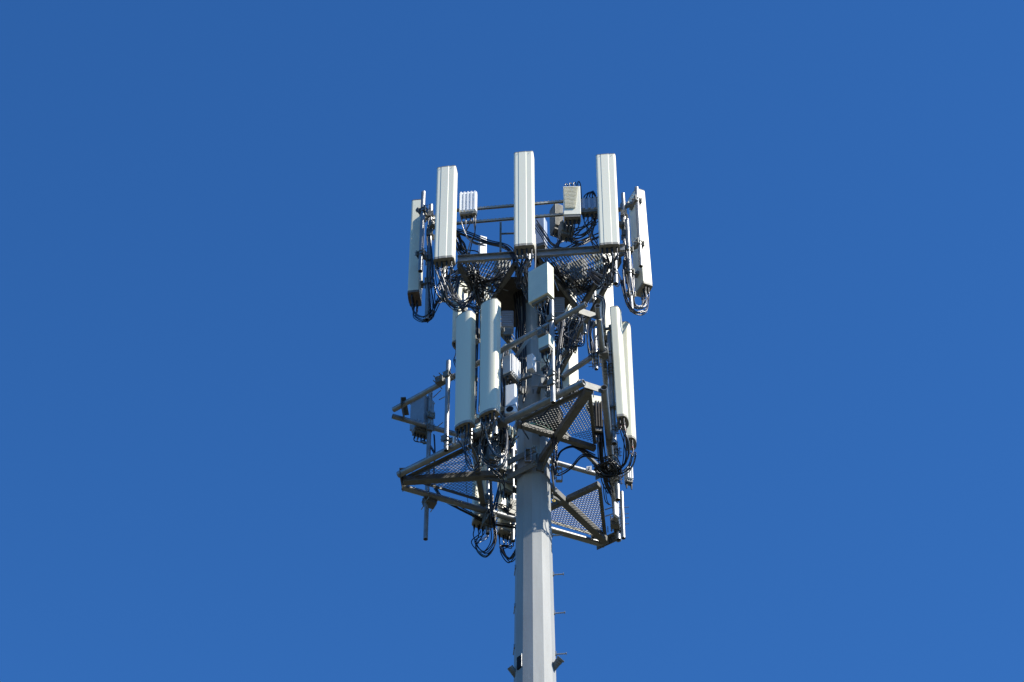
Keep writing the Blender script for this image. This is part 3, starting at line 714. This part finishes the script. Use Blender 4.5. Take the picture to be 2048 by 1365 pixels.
# upper front left antenna: cables fall, loop back up under the beam
def z_(px, py, f, off): return pp(px, py, f, off)
antenna_jumpers(a_fl, 13, [z_(893, 578, 'UF', -.15), z_(903, 602, 'UF', -.3), z_(925, 612, 'UF', -.6), z_(945, 590, 'UF', -.8)], jit=.10)
antenna_jumpers(a_fl, 8, [z_(882, 570, 'UF', -.1), z_(884, 596, 'UF', -.3), z_(900, 590, 'UF', -.5), z_(915, 555, 'UF', -.6)], jit=.10)
antenna_jumpers(a_fm, 12, [z_(1052, 548, 'UF', -.2), z_(1058, 585, 'UF', -.6), z_(1062, 600, 'UF', -1.0)], jit=.09)
antenna_jumpers(a_fm, 8, [z_(1043, 545, 'UF', -.2), z_(1040, 570, 'UF', -.4), z_(1050, 572, 'UF', -.6), z_(1058, 545, 'UF', -.7)], jit=.08)
antenna_jumpers(a_fr, 13, [z_(1217, 545, 'UF', -.2), z_(1215, 562, 'UF', -.3), z_(1200, 560, 'UF', -.6), z_(1180, 545, 'UF', -.9)], jit=.10)
antenna_jumpers(a_fr, 8, [z_(1228, 540, 'UF', -.2), z_(1236, 556, 'UF', -.35), z_(1228, 570, 'UF', -.5), z_(1210, 545, 'UF', -.6)], jit=.08)
antenna_jumpers(a_ll, 6, [z_(832, 630, 'UL', -.1), z_(850, 638, 'UL', -.4), z_(868, 622, 'UL', -.55), z_(878, 600, 'UL', -.7), z_(892, 590, 'UL', -.9)], jit=.06, mix=0, band='red')
antenna_jumpers(a_rr, 7, [z_(1290, 606, 'UR', -.1), z_(1284, 616, 'UR', -.2), z_(1268, 612, 'UR', -.4), z_(1262, 590, 'UR', -.5), z_(1254, 540, 'UR', -.55), z_(1248, 480, 'UR', -.6)], jit=.05, mix=.6)
antenna_jumpers(a_rr, 3, [z_(1293, 618, 'UR', -.1), z_(1280, 628, 'UR', -.25), z_(1262, 618, 'UR', -.5), z_(1252, 590, 'UR', -.7), z_(1246, 540, 'UR', -.8)], jit=.03, mix=.2)
antenna_jumpers(a_l2, 3, [z_(908, 722, 'UL', -.1), z_(925, 745, 'UL', -.3), z_(945, 700, 'UL', -.4)], jit=.03, mix=0)
antenna_jumpers(a_r2, 4, [z_(1212, 720, 'UR', -.3), z_(1205, 700, 'UR', -.5), z_(1196, 660, 'UR', -.6)], jit=.04)
antenna_jumpers(a_r3, 4, [z_(1135, 815, 'UR', -.3), z_(1125, 800, 'UR', -.5), z_(1118, 740, 'UR', -.7)], jit=.04)
# lower antennas
antenna_jumpers(b_l, 4, [z_(935, 915, 'LB', .35), z_(948, 940, 'LB', .25), z_(962, 930, 'LB', .05), z_(968, 890, 'LB', -.1)], .38, jit=.05, mix=.05)
antenna_jumpers(b_l, 4, [z_(950, 905, 'LB', .2), z_(958, 932, 'LB', .05), z_(968, 915, 'LB', -.1), z_(972, 880, 'LB', -.1)], .38, jit=.06, mix=.2)
antenna_jumpers(b_m, 5, [z_(975, 880, 'LB', .3), z_(990, 908, 'LB', .2), z_(1008, 910, 'LB', .05), z_(1012, 880, 'LB', -.05), z_(1010, 840, 'LB', -.15)], .38, jit=.04, mix=.4)
antenna_jumpers(b_m, 4, [z_(965, 885, 'LB', .2), z_(970, 918, 'LB', .1), z_(990, 930, 'LB', -.05), z_(1003, 915, 'LB', -.2)], .38, jit=.05, mix=.5)
antenna_jumpers(b_r, 6, [z_(1252, 895, 'LR', .25), z_(1248, 925, 'LR', .15), z_(1230, 942, 'LR', .0), z_(1212, 945, 'LR', -.1), z_(1202, 925, 'LR', -.2)], .28, jit=.06, mix=.2, band='red')
antenna_jumpers(b_r2, 6, [z_(1268, 912, 'LR', .4), z_(1260, 938, 'LR', .3), z_(1238, 952, 'LR', .1), z_(1216, 950, 'LR', -.05), z_(1205, 935, 'LR', -.15)], .26, jit=.05, mix=.2, band='red')
antenna_jumpers(b_c1, 7, [z_(948, 1088, 'LC', .25), z_(958, 1105, 'LC', .15), z_(972, 1108, 'LC', .0), z_(986, 1085, 'LC', -.1), z_(984, 1045, 'LC', -.1), z_(978, 1010, 'LC', -.1)], .38, jit=.05, mix=.05)
antenna_jumpers(b_c2, 7, [z_(1003, 1098, 'LC', .25), z_(1012, 1118, 'LC', .15), z_(1024, 1120, 'LC', .05), z_(1040, 1090, 'LC', .0), z_(1044, 1060, 'LC', -.1)], .38, jit=.05, mix=.05)
# radio unit cables
def hang(par, W, xs, h, via, r=.013, jit=.04, mix=.2):
    for x in xs:
        s0 = W(x, 0, h); pts = [s0, s0 - Vector((0, 0, .15))] + [J(v, jit) for v in via]
        cable(pts, r, 'cgrey' if rnd.random() < mix else 'black', par)
hang(e1, W1, (-.14, -.05, .05), -.45, [z_(930, 470, 'UF', -.3), z_(945, 485, 'UF', -.4), z_(970, 490, 'UF', -.5)])
hang(e1, W1, (.12, .16), -.42, [z_(948, 468, 'UF', -.3), z_(942, 485, 'UF', -.4), z_(935, 510, 'UF', -.5)])
hang(e2, W2, (-.12, -.04, .04, .12), -.6, [z_(1142, 478, 'UF', -.4), z_(1160, 490, 'UF', -.6), z_(1180, 478, 'UF', -.8)])
hang(e3, W3, (-.12, -.04, .04, .12), -.35, [z_(1180, 460, 'UF', -.4), z_(1190, 480, 'UF', -.4), z_(1196, 500, 'UF', -.3)], jit=.08)
for i in range(4):
    x = -.14 + .093 * i
    cable([W2(x, 0, .54), W2(x + .0, -.02, .62 + .02 * i), W2(x + .03, 0, .68 + .02 * i), W2(x + .06, .02, .62), W2(x + .07, .15, .3)], .012, 'black', e2)
for i in range(5):
    x = -.14 + .07 * i
    cable([W3(x, 0, .25), W3(x * .7 + .02, 0, .40), W3(.06 + x * .2, .03, .50 + .01 * i), W3(.14, .08, .38), W3(.16 - .03 * i, .15, .0), W3(.1, .2, -.3)], .015, 'black', e3)
hang(e12, W12, (-.15, -.08, 0, .08), -.25, [z_(845, 885, 'LC', .25), z_(858, 890, 'LC', .15), z_(868, 905, 'LC', .05), z_(872, 915, 'LC', 0)], jit=.03)
hang(e7, W7, (-.15, -.08, 0, .08, .14), -.55, [z_(1092, 635, 'LB', .15), z_(1098, 655, 'LB', .1), z_(1096, 690, 'LB', .05)], jit=.05, r=.009, mix=.6)
hang(e8, W8, (-.06, .0, .06), -.25, [z_(1095, 735, 'LB', .08), z_(1098, 770, 'LB', .05), z_(1100, 800, 'LB', .0)], jit=.04, r=.012, mix=.1)
hang(e9, W9, (-.05, 0, .05), -.36, [z_(1008, 790, 'LB', -.25), z_(1006, 830, 'LB', -.25), z_(1005, 870, 'LB', -.15)], jit=.05, mix=.5)
hang(e15, W15, (-.05, 0, .05), -.5, [z_(1200, 890, 'LR', -.1), z_(1204, 920, 'LR', -.1), z_(1206, 950, 'LR', -.1)], jit=.05, mix=.4)
hang(e16, W16, (-.08, 0, .08), -.3, [z_(985, 940, 'LB', -.2), z_(1000, 960, 'LB', -.4), z_(1005, 1000, 'LB', -.9)], jit=.07)
# trunk cables: tangles that belong to no single antenna
def tangle(n, route, label, group, jit=.1, r=.014, mix=.2, m=None):
    for i in range(n):
        off = J((0, 0, 0), jit * (1.1 if jit < .12 else .6)); jj = jit * (.25 if jit < .12 else .7)
        cable([J(Vector(v) + off, jj) for v in route], r * rnd.uniform(.75, 1.15), m or ('cgrey' if rnd.random() < mix else 'black'), None, label, group)
UFs = lambda L_, off=-.5: [z_(a_, b_, 'UF', off) for a_, b_ in L_]
tangle(9, [z_(912, 462, 'UF', -.6), z_(935, 470, 'UF', -.6), z_(975, 485, 'UF', -.6), z_(1008, 493, 'UF', -.6), z_(1024, 505, 'UF', -.5), z_(1030, 520, 'UF', -.4)], 'thick black cable run sagging from the left front antenna to the middle one', 'black trunk cables sagging across the left front gap', .045, .016, .0)
tangle(12, [z_(912, 470, 'UF', -.7), z_(925, 500, 'UF', -.8), z_(945, 520, 'UF', -.9), z_(950, 560, 'UF', -1.0), z_(960, 600, 'UF', -1.5)], 'loose cable coiled behind and beneath the left front antenna', 'loose cables behind the left front antenna', .14)
tangle(24, [U(900, 560, .12), U(930, 550, .12), U(960, 570, .13), U(985, 565, .13), U(1000, 560, .14)], 'cable lying loose on top of the left bar grating', 'cables lying on the left bar grating', .26, mix=.35)
tangle(22, [U(1105, 535, .12), U(1130, 560, .12), U(1160, 570, .14), U(1185, 560, .14), U(1205, 545, .14)], 'cable lying loose on top of the right bar grating', 'cables lying on the right bar grating', .24, mix=.35)
tangle(9, [z_(1190, 440, 'UF', -.6), z_(1165, 470, 'UF', -.7), z_(1130, 478, 'UF', -.8), z_(1110, 500, 'UF', -.8), z_(1105, 520, 'UF', -.8)], 'black cable crossing below the cream louvred unit', 'cables crossing under the louvred radio unit', .16, mix=.15)
tangle(5, [z_(1070, 445, 'UF', -.8), z_(1085, 468, 'UF', -.8), z_(1100, 490, 'UF', -.8), z_(1125, 500, 'UF', -.8), z_(1150, 488, 'UF', -.8), z_(1200, 470, 'UF', -.8)], 'cable draped right of the middle front antenna', 'cables draped right of the middle antenna', .06, mix=.0)
tangle(3, [z_(1071, 470, 'UF', -.12), z_(1072, 500, 'UF', -.15), z_(1071, 540, 'UF', -.25), z_(1069, 575, 'UF', -.4)], 'grey cable hanging straight down along the middle front antenna', 'grey cables beside the middle antenna', .02, .012, 1.0)
tangle(7, [z_(862, 440, 'UF', -.7), z_(858, 470, 'UF', -.7), z_(860, 520, 'UF', -.7), z_(858, 570, 'UF', -.7), z_(864, 620, 'UF', -.7), z_(850, 640, 'UF', -.9)], 'cable strapped to the pipe between the left upper antennas', 'cables strapped down the upper left pipe', .055, .011, .2)
tangle(7, [z_(872, 520, 'UF', -.3), z_(872, 560, 'UF', -.4), z_(880, 590, 'UF', -.5), z_(905, 605, 'UF', -.8), z_(940, 612, 'UF', -1.4), z_(958, 622, 'UF', -1.8)], 'cable wandering from the left front antenna foot toward the mast', 'cables wandering in from the left front antenna', .10, .012, .1)
tangle(8, [z_(1245, 430, 'UF', -.9), z_(1250, 470, 'UF', -.9), z_(1256, 520, 'UF', -.9), z_(1262, 560, 'UF', -.9), z_(1262, 590, 'UF', -.9)], 'cable strapped to the sunlit pipe by the far right antenna', 'cables strapped down the upper right pipe', .06, .011, .6)
tangle(5, [z_(1243, 560, 'UF', -.7), z_(1250, 590, 'UF', -.7), z_(1258, 612, 'UF', -.7), z_(1272, 624, 'UF', -.6), z_(1288, 622, 'UF', -.7)], 'black cable loop below the thin upper right pipe', 'black cable loops under the upper right pipe', .03, .013, .1)
tangle(6, [z_(958, 600, 'UL', -.9), z_(956, 650, 'UL', -.9), z_(955, 700, 'UL', -.9), z_(954, 760, 'UL', -.9), z_(952, 830, 'UL', -.9)], 'dark blue black cable dropping in the slot between the two left lower antennas', 'cables dropping between the left lower antennas', .05, .013, 0)
tangle(22, [z_(1163, 630, 'LB', -.5), z_(1145, 650, 'LB', -.5), z_(1130, 680, 'LB', -.5), z_(1150, 690, 'LB', -.6), z_(1160, 660, 'LB', -.6), z_(1140, 640, 'LB', -.6)], 'coil of slack cable behind the pale upper corner plate', 'coiled slack cables behind the upper corner plate', .17, .012, .25)
tangle(9, [z_(1185, 640, 'LR', -.3), z_(1180, 665, 'LR', -.3), z_(1182, 690, 'LR', -.3), z_(1186, 712, 'LR', -.3)], 'cable bundle hanging to the silver pipe right of the mast', 'cables hanging right of the mast', .06, .012, .2)
tangle(6, [z_(1190, 590, 'LR', -.6), z_(1206, 600, 'LR', -.5), z_(1207, 625, 'LR', -.4), z_(1200, 655, 'LR', -.3), z_(1192, 680, 'LR', -.3)], 'grey cable bowed out above the right rail end', 'bowed grey cables above the right rail', .03, .012, .6)
tangle(12, [z_(1125, 640, 'LB', -.3), z_(1118, 690, 'LB', -.3), z_(1114, 740, 'LB', -.3), z_(1112, 790, 'LB', -.3)], 'cable running down right of the tall silver pipe', 'cables down the right of the tall silver pipe', .05, .012, .3)
tangle(5, [z_(1120, 700, 'LB', -.2), z_(1130, 712, 'LB', -.2), z_(1140, 705, 'LB', -.2), z_(1142, 690, 'LB', -.2), z_(1150, 660, 'LB', -.2)], 'thin wire curling over the cream antenna behind the mast', 'thin wires curling right of the mast', .08, .007, .2)
tangle(16, [z_(1012, 700, 'LB', -.3), z_(1008, 740, 'LB', -.3), z_(1010, 790, 'LB', -.2), z_(1006, 830, 'LB', -.2), z_(1004, 870, 'LB', -.2), z_(1000, 900, 'LB', -.3)], 'cable dropping along the gap left of the mast', 'cables in the gap left of the mast', .06, .012, .4)
tangle(26, [z_(950, 870, 'LB', -.1), z_(965, 890, 'LB', -.1), z_(985, 880, 'LB', -.2), z_(1005, 890, 'LB', -.3), z_(1018, 870, 'LB', -.3)], 'cable knotted in the tangle beneath the two left lower antennas', 'knotted cables beneath the left lower antennas', .17, .012, .25)
tangle(5, [z_(965, 915, 'LB', -.1), z_(975, 930, 'LB', -.1), z_(1000, 934, 'LB', -.1), z_(1012, 915, 'LB', -.1), z_(1016, 880, 'LB', -.1)], 'silver grey cable loop under the shadow striped antenna', 'silver loops under the left lower antennas', .025, .014, 1.0)
tangle(7, [z_(985, 930, 'LC', -.6), z_(982, 960, 'LC', -.5), z_(984, 1000, 'LC', -.3), z_(984, 1030, 'LC', -.2)], 'cable dropping beside the left cross beam', 'cables dropping beside the left cross beam', .05, .012, .2)
tangle(5, [z_(1000, 930, 'LC', -.5), z_(1004, 960, 'LC', -.4), z_(998, 985, 'LC', -.3), z_(990, 1020, 'LC', -.2)], 'cable joining the bottom antennas from above', 'cables joining the bottom antennas', .05, .012, .0)
tangle(6, [z_(982, 1030, 'LC', .1), z_(990, 1013, 'LC', .1), z_(1008, 1016, 'LC', .1), z_(1025, 1030, 'LC', .05), z_(1045, 1045, 'LC', 0)], 'black cable arching over the bottom pipe to the mast', 'black cables arching over the bottom left pipe', .045, .015, .0)
tangle(4, [z_(868, 975, 'LC', .1), z_(885, 998, 'LC', .1), z_(915, 1015, 'LC', .1), z_(940, 1028, 'LC', .1), z_(975, 1045, 'LC', .1), z_(1035, 1055, 'LC', .0)], 'black cable sagging along the bottom left pipe', 'black cables sagging along the bottom left pipe', .025, .013, .0)
tangle(3, [z_(868, 870, 'LC', .05), z_(870, 905, 'LC', .05), z_(868, 960, 'LC', .05), z_(880, 990, 'LC', .05)], 'thin black cable down the far left hanging pipe', 'thin cables down the far left pipe', .015, .010, .0)
tangle(4, [z_(1110, 935, 'LR', -.9), z_(1122, 905, 'LR', -.8), z_(1145, 895, 'LR', -.7), z_(1165, 902, 'LR', -.5), z_(1190, 915, 'LR', -.2)], 'black cable arching up from the mast to the right rails', 'black cables arching right of the mast', .03, .013, .0)
tangle(4, [z_(1105, 930, 'LR', -.9), z_(1115, 948, 'LR', -.8), z_(1140, 935, 'LR', -.7), z_(1165, 910, 'LR', -.5), z_(1195, 915, 'LR', -.2)], 'black cable drooping below the collar then rising to the right rails', 'black cables drooping right of the mast', .03, .012, .0)
tangle(18, [z_(1200, 840, 'LR', -.1), z_(1202, 880, 'LR', -.1), z_(1205, 920, 'LR', -.1), z_(1212, 960, 'LR', -.1), z_(1222, 985, 'LR', .0)], 'cable bound into the bundle down the right face pipe', 'cables bound along the right face pipe', .07, .013, .3)
tangle(16, [z_(1196, 935, 'LR', -.1), z_(1215, 950, 'LR', -.05), z_(1235, 945, 'LR', .05), z_(1225, 925, 'LR', .05), z_(1205, 930, 'LR', -.05)], 'cable coiled at the foot of the right pipes', 'coiled cables at the foot of the right pipes', .10, .012, .1)
tangle(5, [z_(1108, 870, 'LB', -.9), z_(1112, 900, 'LB', -.9), z_(1110, 930, 'LB', -.9), z_(1113, 950, 'LB', -.9)], 'cable running down beside the mast at the collar', 'cables beside the collar', .05, .013, .4)
tangle(3, [z_(1209, 970, 'LR', -.1), z_(1210, 990, 'LR', -.1), z_(1213, 1005, 'LR', -.1), z_(1220, 1012, 'LR', .0)], 'dark cable curl below the right cable bundle', 'dark curls below the right bundle', .02, .012, 0)
tangle(2, [z_(1060, 880, 'LB', -.2), z_(1045, 848, 'LB', .1), z_(1080, 838, 'LB', .15), z_(1105, 815, 'LB', .15)], 'thin dark wire slung under the near lower pipe', 'thin wires slung under the near pipe', .03, .008, .0)
for k, a0 in enumerate([-62, -50, -40, -30, -22, 28, 38, 48, 58, 66, 75, 84]):
    a_ = R(a0); rr = lambda z, q: Vector((AX + math.sin(a_ + rnd.uniform(-.05, .05)) * q, AY - math.cos(a_ + rnd.uniform(-.05, .05)) * q, z))
    z1 = (36.9, 37.4)[k % 2]
    cable([rr(ZU + .25, .50), rr(ZU - .3, .42), rr(39.0, .37), rr(38.7, .39)] + ([rr(37.9, .37), rr(z1, .44), rr(z1 - .5, .52)] if k < 5 else [rr(38.5, .7)]), .022, 'black', None, 'thick black trunk cable running down the mast under the upper platform', 'trunk cables down the mast')
cable([onz(1048, 850, ZL + .1), onz(1065, 848, ZL + .1), onz(1085, 853, ZL + .1), onz(1102, 862, ZL + .1)], .009, 'green', None, 'green earth wire lying on the near mesh floor')
cable([onz(1050, 845, ZL + .11), onz(1070, 842, ZL + .11), onz(1095, 850, ZL + .11), onz(1107, 870, ZL + .11)], .006, 'green', None, 'thinner second green wire beside the green earth wire')
cable([z_(930, 930, 'LC', -.4), z_(934, 990, 'LC', .1), z_(940, 1020, 'LC', .15), z_(955, 1035, 'LC', .1)], .006, 'green', None, 'green wire looping down past the left mesh to the lowest left antenna')

bpy.context.view_layer.update()
